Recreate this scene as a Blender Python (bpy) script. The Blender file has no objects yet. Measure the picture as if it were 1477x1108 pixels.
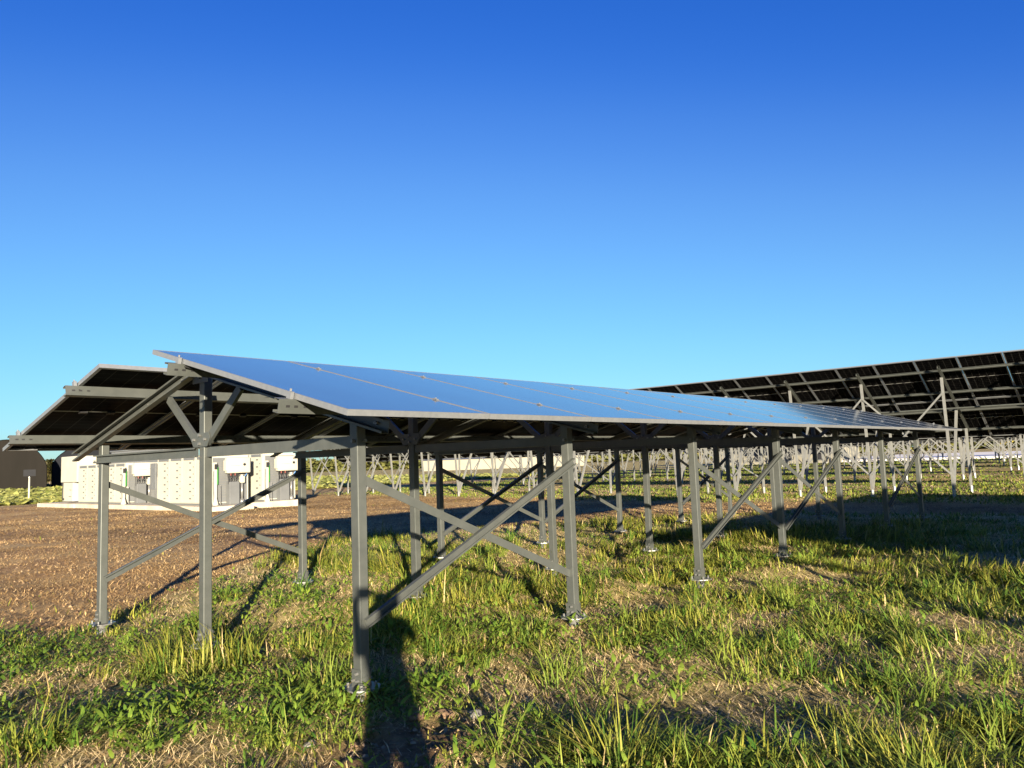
import bpy, bmesh, math, random
import numpy as np
from mathutils import Vector, Matrix, Quaternion
random.seed(7); RNG = np.random.default_rng(11)
R = math.radians
SC = bpy.context.scene
COL = SC.collection

# ------------------------------------------------------------------ helpers
def link(o, parent=None):
    COL.objects.link(o)
    if parent is not None: o.parent = parent
    return o

def tag(o, label=None, cat=None, group=None, kind=None):
    if label: o['label'] = label
    if cat: o['category'] = cat
    if group: o['group'] = group
    if kind: o['kind'] = kind
    return o

def empty(name, loc=(0, 0, 0), label=None, cat=None, group=None):
    o = bpy.data.objects.new(name, None); o.empty_display_size = .2
    o.location = loc; link(o)
    return tag(o, label, cat, group)

class MB:
    """collects shapes into one mesh"""
    def __init__(s): s.v = []; s.f = []; s.m = []
    def add(s, vs, fs, mat=0):
        n = len(s.v); s.v += [tuple(p) for p in vs]
        s.f += [tuple(i + n for i in f) for f in fs]; s.m += [mat] * len(fs); return s
    def box(s, a, b, mat=0, bev=0.0):
        x0, y0, z0 = a; x1, y1, z1 = b
        if bev <= 0:
            vs = [(x0,y0,z0),(x1,y0,z0),(x1,y1,z0),(x0,y1,z0),(x0,y0,z1),(x1,y0,z1),(x1,y1,z1),(x0,y1,z1)]
            return s.add(vs, [(3,2,1,0),(4,5,6,7),(0,1,5,4),(1,2,6,5),(2,3,7,6),(3,0,4,7)], mat)
        bm = bmesh.new(); bmesh.ops.create_cube(bm, size=1)
        bmesh.ops.scale(bm, vec=(x1-x0, y1-y0, z1-z0), verts=bm.verts)
        bmesh.ops.translate(bm, vec=((x0+x1)/2, (y0+y1)/2, (z0+z1)/2), verts=bm.verts)
        bmesh.ops.bevel(bm, geom=bm.edges[:], offset=bev, segments=2, affect='EDGES', profile=.6)
        bm.verts.index_update()
        s.add([v.co[:] for v in bm.verts], [[v.index for v in f.verts] for f in bm.faces], mat); bm.free(); return s
    def prism(s, P0, P1, prof, side, mat=0):
        """extrude the 2d outline prof along P0->P1; side = direction of the outline's first axis"""
        P0 = Vector(P0); P1 = Vector(P1); d = (P1 - P0).normalized()
        a = Vector(side); a = (a - d * a.dot(d)).normalized(); b = d.cross(a)
        n = len(prof)
        vs = [P0 + a*u + b*w for u, w in prof] + [P1 + a*u + b*w for u, w in prof]
        fs = [(i, (i+1) % n, n + (i+1) % n, n + i) for i in range(n)]
        fs += [tuple(range(n-1, -1, -1)), tuple(range(n, 2*n))]
        return s.add(vs, fs, mat)
    def tube(s, P0, P1, r0, r1=None, n=8, mat=0):
        r1 = r0 if r1 is None else r1
        P0 = Vector(P0); P1 = Vector(P1); d = (P1-P0).normalized()
        a = d.orthogonal().normalized(); b = d.cross(a)
        vs = []
        for P, r in ((P0, r0), (P1, r1)):
            vs += [P + a*(r*math.cos(t*2*math.pi/n)) + b*(r*math.sin(t*2*math.pi/n)) for t in range(n)]
        fs = [(i, (i+1) % n, n+(i+1) % n, n+i) for i in range(n)] + [tuple(range(n-1, -1, -1)), tuple(range(n, 2*n))]
        return s.add(vs, fs, mat)
    def path(s, pts, r, n=6, mat=0):
        for a, b in zip(pts[:-1], pts[1:]): s.tube(a, b, r, n=n, mat=mat)
        return s
    def build(s, name, mats, parent=None, smooth=False, recalc=True):
        me = bpy.data.meshes.new(name); me.from_pydata(s.v, [], s.f)
        for m in (mats if isinstance(mats, (list, tuple)) else [mats]): me.materials.append(m)
        me.polygons.foreach_set('material_index', s.m)
        if recalc:
            bm = bmesh.new(); bm.from_mesh(me); bmesh.ops.recalc_face_normals(bm, faces=bm.faces); bm.to_mesh(me); bm.free()
        if smooth: me.polygons.foreach_set('use_smooth', [True]*len(me.polygons))
        me.update()
        return link(bpy.data.objects.new(name, me), parent)

def c_prof(b, h, l=.015, t=.003):
    return [(0,-h/2),(b,-h/2),(b,-h/2+l),(b-t,-h/2+l),(b-t,-h/2+t),(t,-h/2+t),(t,h/2-t),(b-t,h/2-t),(b-t,h/2-l),(b,h/2-l),(b,h/2),(0,h/2)]
def l_prof(a, b, t=.004): return [(0,0),(a,0),(a,t),(t,t),(t,b),(0,b)]
def rect(w, h): return [(-w/2,-h/2),(w/2,-h/2),(w/2,h/2),(-w/2,h/2)]

def copy_tree(o, parent=None):
    c = o.copy(); COL.objects.link(c); c.parent = parent
    for ch in list(o.children): copy_tree(ch, c)
    return c

# value noise (numpy)
def _h(i, j, s):
    n = (i.astype(np.int64)*374761393 + j.astype(np.int64)*668265263 + s*974634777) & 0xffffffff
    n = ((n ^ (n >> 13)) * 1274126177) & 0xffffffff
    return ((n ^ (n >> 16)) & 0xffff) / 65535.0
def vn(x, y, s=0):
    x = np.asarray(x, float); y = np.asarray(y, float)
    i = np.floor(x); j = np.floor(y); u = x-i; v = y-j
    u = u*u*(3-2*u); v = v*v*(3-2*v)
    i = i.astype(np.int64); j = j.astype(np.int64)
    return (_h(i,j,s)*(1-u)+_h(i+1,j,s)*u)*(1-v) + (_h(i,j+1,s)*(1-u)+_h(i+1,j+1,s)*u)*v
def fbm(x, y, s=0, o=4):
    r = 0; a = .5
    for k in range(o): r = r + a*vn(x*2**k, y*2**k, s+k*7); a *= .5
    return r / (1-.5**o)
def sstep(a, b, x): t = np.clip((np.asarray(x, float)-a)/(b-a), 0, 1); return t*t*(3-2*t)

# ------------------------------------------------------------------ camera
cam_loc = Vector((-3.31836, -6.2569, 1.41962))
r_ = Vector((0.65461571, -0.75511905, -0.03568604)); u_ = Vector((-0.05039325, -0.0906899, 0.99460337)); f_ = Vector((0.75428032, 0.64928465, 0.09741993))
cd = bpy.data.cameras.new('camera'); cam = bpy.data.objects.new('camera', cd); COL.objects.link(cam)
M = Matrix((( r_.x, u_.x, -f_.x, cam_loc.x), (r_.y, u_.y, -f_.y, cam_loc.y), (r_.z, u_.z, -f_.z, cam_loc.z), (0,0,0,1)))
cam.matrix_world = M
cd.sensor_width = 36; cd.lens = 1135.65/1477*36; cd.clip_start = .02; cd.clip_end = 5000
SC.camera = cam

# ------------------------------------------------------------------ light
EL, AZ = 8.7, 51.3          # light travels towards azimuth AZ, dropping EL degrees
SUN_STRENGTH, SKY_STRENGTH, EXPOSURE = 5.0, 0.05, 2.1
W = bpy.data.worlds.new('World'); SC.world = W; W.use_nodes = True
nt = W.node_tree; bg = nt.nodes['Background']
sky = nt.nodes.new('ShaderNodeTexSky'); sky.sky_type = 'NISHITA'; sky.sun_disc = False
sky.sun_elevation = R(EL); sky.sun_rotation = R(218.7); sky.air_density = 1.0; sky.dust_density = .3; sky.ozone_density = 2.5; sky.altitude = 200
def sky_mul(src, k):
    n = nt.nodes.new('ShaderNodeMix'); n.data_type = 'RGBA'; n.blend_type = 'MULTIPLY'; n.clamp_result = False; n.inputs[0].default_value = 1; n.inputs[7].default_value = (k, k, k, 1)
    nt.links.new(src, n.inputs[6]); return n.outputs[2]
cv = nt.nodes.new('ShaderNodeRGBCurve'); mp_ = cv.mapping; mp_.use_clip = False; mp_.extend = 'EXTRAPOLATED'    # the camera's colour response for the sky
for ch, pts in ((0, [(0, 0), (.129, .027), (.178, .078), (.228, .132), (.411, .25), (.52, .31), (1, .56)]), (1, [(0, 0), (.257, .156), (.345, .27), (.437, .395), (.714, .68), (.841, .78), (1, .9)]), (2, [(0, 0), (.457, .67), (.705, .95), (.934, 1.12), (1, 1.16)])):
    c = mp_.curves[ch]; c.points[0].location = pts[0]; c.points[1].location = pts[-1]
    for p_ in pts[1:-1]: c.points.new(*p_)
mp_.update()
nt.links.new(sky_mul(sky.outputs[0], .05*2**1.75), cv.inputs['Color'])
nt.links.new(sky_mul(cv.outputs[0], 1/(SKY_STRENGTH*2**EXPOSURE)), bg.inputs['Color'])
bg.inputs['Strength'].default_value = SKY_STRENGTH
ld = bpy.data.lights.new('sun', 'SUN'); ld.energy = SUN_STRENGTH; ld.angle = R(.5); ld.color = (1.0, .86, .64)
sun = bpy.data.objects.new('sun', ld); COL.objects.link(sun)
LD = Vector((math.cos(R(AZ))*math.cos(R(EL)), math.sin(R(AZ))*math.cos(R(EL)), -math.sin(R(EL))))
sun.rotation_euler = LD.to_track_quat('-Z', 'Y').to_euler(); sun.location = (-30, -40, 20)
SC.view_settings.view_transform = 'Standard'; SC.view_settings.look = 'None'; SC.view_settings.exposure = EXPOSURE; SC.view_settings.gamma = 1
SC.cycles.max_bounces = 6; SC.cycles.use_denoising = True

# ------------------------------------------------------------------ materials
def mat(name): m = bpy.data.materials.new(name); m.use_nodes = True; return m, m.node_tree, m.node_tree.nodes['Principled BSDF']
def nd(t, typ, **kw):
    n = t.nodes.new(typ)
    for k, v in kw.items():
        if k.startswith('i_'): n.inputs[k[2:].replace('_', ' ')].default_value = v
        else: setattr(n, k, v)
    return n
def ramp(t, fac, stops):
    r = t.nodes.new('ShaderNodeValToRGB'); e = r.color_ramp.elements
    while len(e) < len(stops): e.new(.5)
    for k, (p, c) in enumerate(stops): e[k].position = p; e[k].color = (*c, 1) if len(c) == 3 else c
    t.links.new(fac, r.inputs[0]); return r.outputs[0]
def noise(t, scale, detail=4, rough=.55, coord='Object', sc=None):
    tc = t.nodes.new('ShaderNodeTexCoord'); n = nd(t, 'ShaderNodeTexNoise'); n.inputs['Scale'].default_value = scale
    n.inputs['Detail'].default_value = detail; n.inputs['Roughness'].default_value = rough
    if sc:
        mp = nd(t, 'ShaderNodeMapping'); mp.inputs['Scale'].default_value = sc
        t.links.new(tc.outputs[coord], mp.inputs[0]); t.links.new(mp.outputs[0], n.inputs['Vector'])
    else: t.links.new(tc.outputs[coord], n.inputs['Vector'])
    return n.outputs[0]
def bump(t, p, h, s=.3, d=.01):
    b = nd(t, 'ShaderNodeBump'); b.inputs['Strength'].default_value = s; b.inputs['Distance'].default_value = d
    t.links.new(h, b.inputs['Height']); t.links.new(b.outputs[0], p.inputs['Normal'])

def metal(name, c0, c1, met=.5, ro=(.38, .6), scale=14):
    m, t, p = mat(name)
    n1 = noise(t, scale, 6, .65); n2 = noise(t, 3.1, 3, .5, sc=(1, 1, .25))
    t.links.new(ramp(t, n1, [(.3, c0), (.7, c1)]), p.inputs['Base Color'])
    p.inputs['Metallic'].default_value = met
    mr = nd(t, 'ShaderNodeMapRange'); mr.inputs[1].default_value = .3; mr.inputs[2].default_value = .7; mr.inputs[3].default_value = ro[0]; mr.inputs[4].default_value = ro[1]
    t.links.new(n2, mr.inputs[0]); t.links.new(mr.outputs[0], p.inputs['Roughness'])
    return m
STEEL = metal('coated_steel', (.070, .077, .074), (.092, .099, .095), .4, (.34, .5), 9)
GALV = metal('galvanised_steel', (.15, .152, .15), (.25, .252, .25), .55, (.3, .5), 25)
ALU = metal('anodised_aluminium', (.165, .175, .19), (.205, .215, .23), .45, (.35, .5), 30)
PALE = metal('pale_galvanised_tube', (.16, .163, .158), (.215, .22, .212), .4, (.4, .6), 9)
def plain(name, c, ro=.6, met=0, var=.12, scale=6):
    m, t, p = mat(name)
    d = tuple(x*(1-var) for x in c); e = tuple(min(1, x*(1+var)) for x in c)
    t.links.new(ramp(t, noise(t, scale, 5), [(.3, d), (.7, e)]), p.inputs['Base Color'])
    p.inputs['Roughness'].default_value = ro; p.inputs['Metallic'].default_value = met; return m
CREAM = plain('cream_painted_steel', (.32, .31, .26), .45, 0, .06, 1.5)
GREYP = plain('grey_painted_steel', (.095, .10, .105), .5, 0, .1, 2)
DARK = plain('dark_plastic', (.015, .015, .017), .5)
BLACKCABLE = plain('black_cable', (.012, .012, .013), .6)
GREEN = plain('green_strip', (.03, .16, .03), .5)
RED = plain('red_plug', (.12, .02, .015), .5)
BLUE = plain('blue_label', (.05, .14, .32), .5)
MARK = plain('vent_grey', (.10, .102, .10), .6)
SHEETM = plain('grey_sheet', (.12, .125, .13), .5, .2)
CONC = plain('concrete', (.36, .31, .24), .9, 0, .2, 2.5)
BARN_A = None

def panel_glass():
    m, t, p = mat('panel_glass')
    p.inputs['Base Color'].default_value = (.030, .028, .020, 1); p.inputs['IOR'].default_value = 1.65
    n = noise(t, 60, 3, .6); n2 = noise(t, 1.3, 4, .6, sc=(1, .35, 1))
    mr = nd(t, 'ShaderNodeMapRange'); mr.inputs[3].default_value = .16; mr.inputs[4].default_value = .30
    t.links.new(n2, mr.inputs[0]); t.links.new(mr.outputs[0], p.inputs['Roughness'])
    bump(t, p, n, .02, .001)
    p.inputs['Specular Tint'].default_value = (1, .96, .86, 1); p.inputs['Coat Tint'].default_value = (1, .98, .93, 1); p.inputs['Coat Weight'].default_value = .8; p.inputs['Coat Roughness'].default_value = .08
    return m
GLASS = panel_glass()
def panel_back(w=1.134, L=2.39):
    """dark bifacial underside: thin lines between the cells, a pale middle gap; UV is in metres"""
    m, t, p = mat('panel_underside')
    uv = nd(t, 'ShaderNodeUVMap'); sp = nd(t, 'ShaderNodeSeparateXYZ'); t.links.new(uv.outputs[0], sp.inputs[0])
    def mth(op, a, b=None):
        n = nd(t, 'ShaderNodeMath', operation=op)
        for k, q in enumerate((a, b)):
            if q is None: continue
            if isinstance(q, (int, float)): n.inputs[k].default_value = q
            else: t.links.new(q, n.inputs[k])
        return n.outputs[0]
    fx = mth('FRACT', mth('DIVIDE', sp.outputs[0], w/6)); lx = mth('LESS_THAN', mth('ABSOLUTE', mth('SUBTRACT', fx, .5)), .487)
    fy = mth('FRACT', mth('DIVIDE', sp.outputs[1], L/24)); ly = mth('LESS_THAN', mth('ABSOLUTE', mth('SUBTRACT', fy, .5)), .490)
    mid = mth('GREATER_THAN', mth('ABSOLUTE', mth('SUBTRACT', sp.outputs[1], L/2)), .011)
    cell = mth('MULTIPLY', mth('MULTIPLY', lx, ly), mid)
    mx = nd(t, 'ShaderNodeMix', data_type='RGBA'); mx.inputs[6].default_value = (.06, .058, .055, 1); mx.inputs[7].default_value = (.0022, .0022, .0026, 1)
    t.links.new(cell, mx.inputs[0])
    mx2 = nd(t, 'ShaderNodeMix', data_type='RGBA'); mx2.inputs[6].default_value = (.34, .34, .33, 1)
    t.links.new(mid, mx2.inputs[0]); t.links.new(mx.outputs[2], mx2.inputs[7])
    t.links.new(mx2.outputs[2], p.inputs['Base Color']); p.inputs['Roughness'].default_value = .3; p.inputs['IOR'].default_value = 1.12
    p.inputs['Specular IOR Level'].default_value = .06
    return m
BACK = panel_back()

# foliage: each leaf has its own colour, kept in a mesh attribute
def leafy(name, rough=.55, trans=.35):
    m, t, p = mat(name)
    a = nd(t, 'ShaderNodeAttribute', attribute_name='tint')
    t.links.new(a.outputs['Color'], p.inputs['Base Color']); p.inputs['Roughness'].default_value = rough
    p.inputs['Specular IOR Level'].default_value = .18
    tr = nd(t, 'ShaderNodeBsdfTranslucent'); t.links.new(a.outputs['Color'], tr.inputs['Color'])
    mx = nd(t, 'ShaderNodeMixShader'); mx.inputs[0].default_value = trans
    t.links.new(p.outputs[0], mx.inputs[1]); t.links.new(tr.outputs[0], mx.inputs[2])
    t.links.new(mx.outputs[0], t.nodes['Material Output'].inputs['Surface']); return m
LEAF = leafy('leaf_blade'); STRAW = leafy('dry_straw_blade', .7, .15)

# ------------------------------------------------------------------ ground
BX = np.array([-40, -3, -.6, 0, .93, 2, 3.7, 4.8, 6.3, 8.1, 9.6, 11.5, 14, 15.9, 16.2, 16.3])
BY = np.array([2.9, 2.9, 2.9, 2.6, 3.05, 3.9, 5.0, 5.8, 6.4, 6.6, 5.8, 4.2, 3.2, 1.1, -1.1, -60])
def grassy(x, y):
    """1 where grass grows, 0 on the bare brown ground"""
    x = np.asarray(x, float); y = np.asarray(y, float)
    wob = (fbm(x*.9, y*.9, 5)-.5)*1.5
    g = 1 - sstep(-.35, .35, y - np.interp(x, BX, BY) + wob*.8)
    g = g*(1 - sstep(15.7, 16.6, x + wob*.6))
    xr = np.interp(y, [-20, 8, 16, 25, 34, 40], [19.8, 20.6, 22.2, 23.2, 25, 60])     # far side of the dirt track
    far = sstep(-.8, .8, x - xr + wob) * .8
    crop = sstep(43.0, 44.5, y + wob*.6)
    return np.clip(np.maximum(np.maximum(g, far), crop), 0, 1)
def soil_patch(x, y): return np.exp(-(((x+.42)/.60)**2+((y+2.93)/.42)**2)**2)
MOUNDS = [(1.55, .9, .5, .10), (-1.9, -1.0, .5, .03), (4.1, -1.2, .45, .09), (3.4, -3.6, .6, .035), (5.9, -2.4, .5, .09), (1.9, -.6, .5, .06), (6.8, -3.2, .6, .08)]
def gz(x, y):
    x = np.asarray(x, float); y = np.asarray(y, float)
    near = 1 - sstep(22, 40, np.hypot(x+3, y+6))
    z = -.115 + .085*sstep(.3, 2.6, x)*(1-sstep(11, 18, x)) - .02*sstep(18, 24, x)
    z = z + near*((.045*(vn(x*.7, y*.7, 1)-.5)) + .038*(vn(x*1.9, y*1.9, 2)-.5)) + near*.030*(fbm(x*5, y*5, 3, 3)-.5)
    for mx, my, s, h in MOUNDS: z = z + h*np.exp(-((x-mx)**2+(y-my)**2)/(2*(s*.6)**2))
    # bare clods in front of the near post
    d = np.exp(-((x+.35)**2+(y+2.8)**2)/(2*.42**2)); z = z + d*.13*(fbm(x*7, y*7, 9, 3)-.35)
    return z + 0*x
def axis(lo, hi, st, far, gr=1.22):
    a = list(np.arange(lo, hi, st)); s = st
    while a[-1] < far: s *= gr; a.append(a[-1]+s)
    b = []; s = st; q = lo
    while q > -far: s *= gr; q -= s; b.append(q)
    return np.array(b[::-1]+a)
gx = axis(-3.2, 12, .075, 1500); gy = axis(-5.2, 7.5, .075, 1500)
GX, GY = np.meshgrid(gx, gy, indexing='ij'); GZ = gz(GX, GY)
nx, ny = GX.shape
me = bpy.data.meshes.new('ground'); me.vertices.add(nx*ny)
me.vertices.foreach_set('co', np.stack([GX, GY, GZ], -1).astype(np.float32).ravel())
ii, jj = np.meshgrid(np.arange(nx-1), np.arange(ny-1), indexing='ij'); q = (ii*ny+jj).ravel()
quads = np.stack([q, q+ny, q+ny+1, q+1], -1).astype(np.int32)
me.loops.add(quads.size); me.loops.foreach_set('vertex_index', quads.ravel())
me.polygons.add(len(quads)); me.polygons.foreach_set('loop_start', np.arange(0, quads.size, 4, dtype=np.int32))
me.update(calc_edges=True); me.polygons.foreach_set('use_smooth', [True]*len(me.polygons))
at = me.attributes.new('grassy', 'FLOAT', 'POINT'); at.data.foreach_set('value', (grassy(GX, GY)*(1-soil_patch(GX, GY))).astype(np.float32).ravel())
def ground_mat():
    m, t, p = mat('ground_soil')
    g = nd(t, 'ShaderNodeAttribute', attribute_name='grassy')
    nA = noise(t, .42, 7, .62); nB = noise(t, 9, 6, .7); nC = noise(t, 45, 5, .7); nS = noise(t, 26, 5, .75, sc=(1, 2.6, 1))
    dirt = ramp(t, nB, [(.25, (.12, .07, .036)), (.5, (.27, .168, .086)), (.75, (.47, .32, .165))])
    straw = ramp(t, nS, [(.3, (.22, .14, .066)), (.62, (.50, .36, .18)), (.8, (.64, .50, .28))])
    mA = nd(t, 'ShaderNodeMix', data_type='RGBA')
    t.links.new(ramp(t, nA, [(.40, (.0,)*3), (.58, (.95,)*3)]), mA.inputs[0]); t.links.new(dirt, mA.inputs[6]); t.links.new(straw, mA.inputs[7])
    nD = noise(t, .23, 6, .65); mD = nd(t, 'ShaderNodeMix', data_type='RGBA'); t.links.new(ramp(t, nD, [(.49, (0, 0, 0)), (.62, (.7, .7, .7))]), mD.inputs[0]); t.links.new(mA.outputs[2], mD.inputs[6])
    t.links.new(ramp(t, nC, [(.3, (.07, .038, .022)), (.7, (.17, .095, .052))]), mD.inputs[7])
    turf = ramp(t, nB, [(.25, (.11, .085, .035)), (.5, (.32, .26, .11)), (.75, (.60, .48, .24))])
    mB = nd(t, 'ShaderNodeMix', data_type='RGBA'); t.links.new(g.outputs['Fac'], mB.inputs[0]); t.links.new(mD.outputs[2], mB.inputs[6]); t.links.new(turf, mB.inputs[7])
    t.links.new(mB.outputs[2], p.inputs['Base Color']); p.inputs['Roughness'].default_value = .95; p.inputs['Specular IOR Level'].default_value = .1
    ad = nd(t, 'ShaderNodeMath', operation='ADD'); t.links.new(nC, ad.inputs[0]); t.links.new(nB, ad.inputs[1])
    bump(t, p, ad.outputs[0], 1.0, .05)
    return m
me.materials.append(ground_mat())
ground = link(bpy.data.objects.new('ground', me)); tag(ground, 'uneven ground of brown soil, dry straw and turf', kind='structure')

# ------------------------------------------------------------------ grass and straw
def ribbons(name, x, y, z, h, w, az, lean, bend, col, m, ts=(0, .45, .78, 1.0), ws=(1, .82, .5, .0)):
    n = len(x); k = len(ts)
    dx, dy = np.cos(az), np.sin(az); sx, sy = -dy, dx
    co = np.zeros((n, (k-1)*2+1, 3), np.float32)
    for a, (tt, ww) in enumerate(zip(ts, ws)):
        out = h*(np.sin(lean)*tt + bend*tt*tt); up = h*(np.cos(lean)*tt - .35*bend*tt*tt)
        cx, cy, cz = x+dx*out, y+dy*out, z+up
        if a < k-1:
            co[:, 2*a] = np.stack([cx-sx*w*ww/2, cy-sy*w*ww/2, cz], -1); co[:, 2*a+1] = np.stack([cx+sx*w*ww/2, cy+sy*w*ww/2, cz], -1)
        else: co[:, 2*a] = np.stack([cx, cy, cz], -1)
    nv = co.shape[1]; base = (np.arange(n)*nv)[:, None]
    loops = []; sizes = []
    for a in range(k-2): loops.append(base + np.array([2*a, 2*a+1, 2*a+3, 2*a+2])); sizes.append(4)
    loops.append(base + np.array([2*k-4, 2*k-3, 2*k-2])); sizes.append(3)
    L = np.concatenate(loops, 1).astype(np.int32); per = L.shape[1]
    st = np.cumsum([0]+sizes[:-1]); starts = (np.arange(n)*per)[:, None] + st[None]
    me = bpy.data.meshes.new(name); me.vertices.add(n*nv); me.vertices.foreach_set('co', co.ravel())
    me.loops.add(L.size); me.loops.foreach_set('vertex_index', L.ravel())
    me.polygons.add(starts.size); me.polygons.foreach_set('loop_start', starts.astype(np.int32).ravel())
    me.update(calc_edges=True)
    at = me.attributes.new('tint', 'FLOAT_COLOR', 'POINT')
    c = np.ones((n, nv, 4), np.float32); c[:, :, :3] = col[:, None, :]
    at.data.foreach_set('color', c.ravel())
    me.polygons.foreach_set('use_smooth', np.ones(starts.size, bool)); me.materials.append(m)
    return link(bpy.data.objects.new(name, me))

CAM = np.array(cam_loc)
def wedge(n, r0, r1, r_half, spread=62, p=2.0):
    """points scattered in front of the camera, thinning out with distance"""
    rr = np.linspace(r0, r1, 2000); pdf = rr/(1+(rr/r_half)**p); cdf = np.cumsum(pdf); cdf /= cdf[-1]
    r = np.interp(RNG.random(n), cdf, rr); a = R(40.7) + R(spread)*(RNG.random(n)*2-1)
    return CAM[0]+r*np.cos(a), CAM[1]+r*np.sin(a), r
def lush(x, y):
    """how thick the grass stands: tufts, thin straw patches and bare soil"""
    a = fbm(x*.75, y*.75, 21, 3); b = fbm(x*2.6, y*2.6, 33, 3)
    v = sstep(.43, .67, .5*a + .5*b)
    bare = 1.1*soil_patch(x, y) + .9*np.exp(-(((x-1.55)/.55)**2+((y-.6)/.5)**2)) + .8*np.exp(-(((x-1.2)/.5)**2+((y+4.0)/.35)**2))
    bare = bare + .88*(1-sstep(-1.4, -.7, x))*(1-sstep(-1.9, -1.2, y)) + .8*np.exp(-(((x-.35)/.35)**2+((y+3.5)/.3)**2)) + .7*np.exp(-(((x-3.2)/.7)**2+((y+3.4)/.4)**2)) + .8*np.exp(-(((x+1.55)/.9)**2+((y+2.05)/.35)**2)) + .6*np.exp(-(((x-5.2)/.9)**2+((y+3.1)/.5)**2))
    return np.clip(v*(1-np.clip(bare, 0, 1)), 0, 1)
def mixc(a, b, t): return np.array(a)[None]*(1-t[:, None]) + np.array(b)[None]*t[:, None]

# green blades
x, y, r = wedge(920000, 1.0, 34, 6.0)
g = grassy(x, y); lu = lush(x, y)
keep = RNG.random(len(x)) < (.002+g*(.05+.95*lu))*np.where((x > 15) & (r < 60), .8, 1)
x, y, r, lu = x[keep], y[keep], r[keep], lu[keep]; n = len(x)
tall = sstep(.45, .8, fbm(x*.5+9, y*.5, 41, 3))
h = (.04+.095*RNG.random(n)**1.3)*(.5+.85*lu)*(1+1.15*tall) * np.where(x > 16, .8, 1)
h = h*np.where(RNG.random(n) < .03, 1.6, 1)
wd = (.0036+.0056*RNG.random(n))*(1+r/10)
az = fbm(x*.9, y*.9, 101, 3)*14+RNG.normal(0, .9, n); lean = np.abs(RNG.normal(.25, .45, n))+np.where(RNG.random(n) < .22, .7, 0); bend = RNG.random(n)*1.15
t1 = np.clip(RNG.normal(.45, .30, n)+.75*(fbm(x*1.1, y*1.1, 55, 3)-.5), 0, 1)
col = mixc((.046, .092, .012), (.32, .30, .052), t1)
dry = RNG.random(n) < .05+.13*(1-lu); col[dry] = mixc((.30, .22, .09), (.55, .43, .22), RNG.random(dry.sum()))
grass = ribbons('grass', x, y, gz(x, y)-.01, h, wd, az, lean, bend, col, LEAF)
tag(grass, 'uneven green grass and tall blades growing under and before the solar arrays', 'grass', kind='stuff')

# long arching tufts
px, py, pr_ = wedge(1250, 1.4, 15, 5); kk = RNG.random(1250) < grassy(px, py)*(.2+.8*lush(px, py))*(1-soil_patch(px, py)); px, py = px[kk], py[kk]
px = np.concatenate([px, [1.9, 2.15, 2.0, 2.35, 1.75, .35, .2, 1.2, .9, -.1]]); py = np.concatenate([py, [-4.95, -4.8, -4.7, -5.0, -4.9, -1.6, -1.75, -2.6, -2.9, -1.5]])
nb = 34; x = np.repeat(px, nb)+RNG.normal(0, .05, len(px)*nb); y = np.repeat(py, nb)+RNG.normal(0, .05, len(px)*nb); n = len(x)
sz = np.repeat(.55+.75*RNG.random(len(px)), nb)
h = (.13+.17*RNG.random(n))*sz; wd = (.004+.005*RNG.random(n))*(1+np.hypot(x-CAM[0], y-CAM[1])/16); az = RNG.random(n)*2*np.pi
col = mixc((.075, .15, .02), (.24, .28, .05), np.clip(np.repeat(RNG.random(len(px)), nb)+RNG.normal(0, .2, n), 0, 1))
tuft = ribbons('tall_grass', x, y, gz(x, y)-.01, h, wd, az, np.abs(RNG.normal(.25, .3, n)), .2+RNG.random(n)*.9, col, LEAF)
tag(tuft, 'tufts of long arching grass blades', 'grass', kind='stuff')

# dry straw lying on the ground
x, y, r = wedge(980000, 1.0, 48, 7); g = grassy(x, y)
keep = RNG.random(len(x)) < np.clip(.35+.65*sstep(.35, .65, fbm(x*.8, y*.8, 77, 4)), 0, 1)*(1-.35*g*lush(x, y))*np.where(y > 43, 0, 1)*(1-.85*soil_patch(x, y))
x, y, r = x[keep], y[keep], r[keep]; n = len(x); g = grassy(x, y)
h = (.03+.075*RNG.random(n))*np.where(g < .5, .8, 1); wd = (.0014+.0020*RNG.random(n))*(1+r/9)
col = mixc((.30, .20, .09), (.85, .68, .38), RNG.random(n)**1.1)
brown = (g < .4) & (RNG.random(n) < .55); col[g < .4] *= np.array([.72, .66, .58]); col[brown] *= np.array([.68, .6, .5])
straw = ribbons('dry_straw', x, y, gz(x, y)+.004, h, wd, RNG.random(n)*2*np.pi, 1.0+RNG.random(n)*.5, RNG.random(n)*.25-.05, col, STRAW)
tag(straw, 'dry mown straw lying on the brown ground', 'straw', kind='stuff')

# finer mown straw on the brown yard
x, y, r = wedge(560000, 6, 34, 14); g = grassy(x, y); keep = (g < .6) & (RNG.random(len(x)) < .10+.75*sstep(.40, .6, fbm(x*.55, y*.55, 151, 4))); x, y, r = x[keep], y[keep], r[keep]; n = len(x)
h = .03+.06*RNG.random(n); wd = (.003+.003*RNG.random(n))*(1+r/16)
col = mixc((.17, .10, .045), (.60, .42, .20), RNG.random(n)**1.2)*(.42+.85*sstep(.35, .65, fbm(x*.35, y*.35, 171, 4)))[:, None]
tag(ribbons('yard_straw', x, y, gz(x, y)+.002, h, wd, RNG.random(n)*6.28, .85+RNG.random(n)*.65, RNG.random(n)*.3, col, STRAW), 'short mown straw over the brown yard at left', 'straw', kind='stuff')

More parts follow.
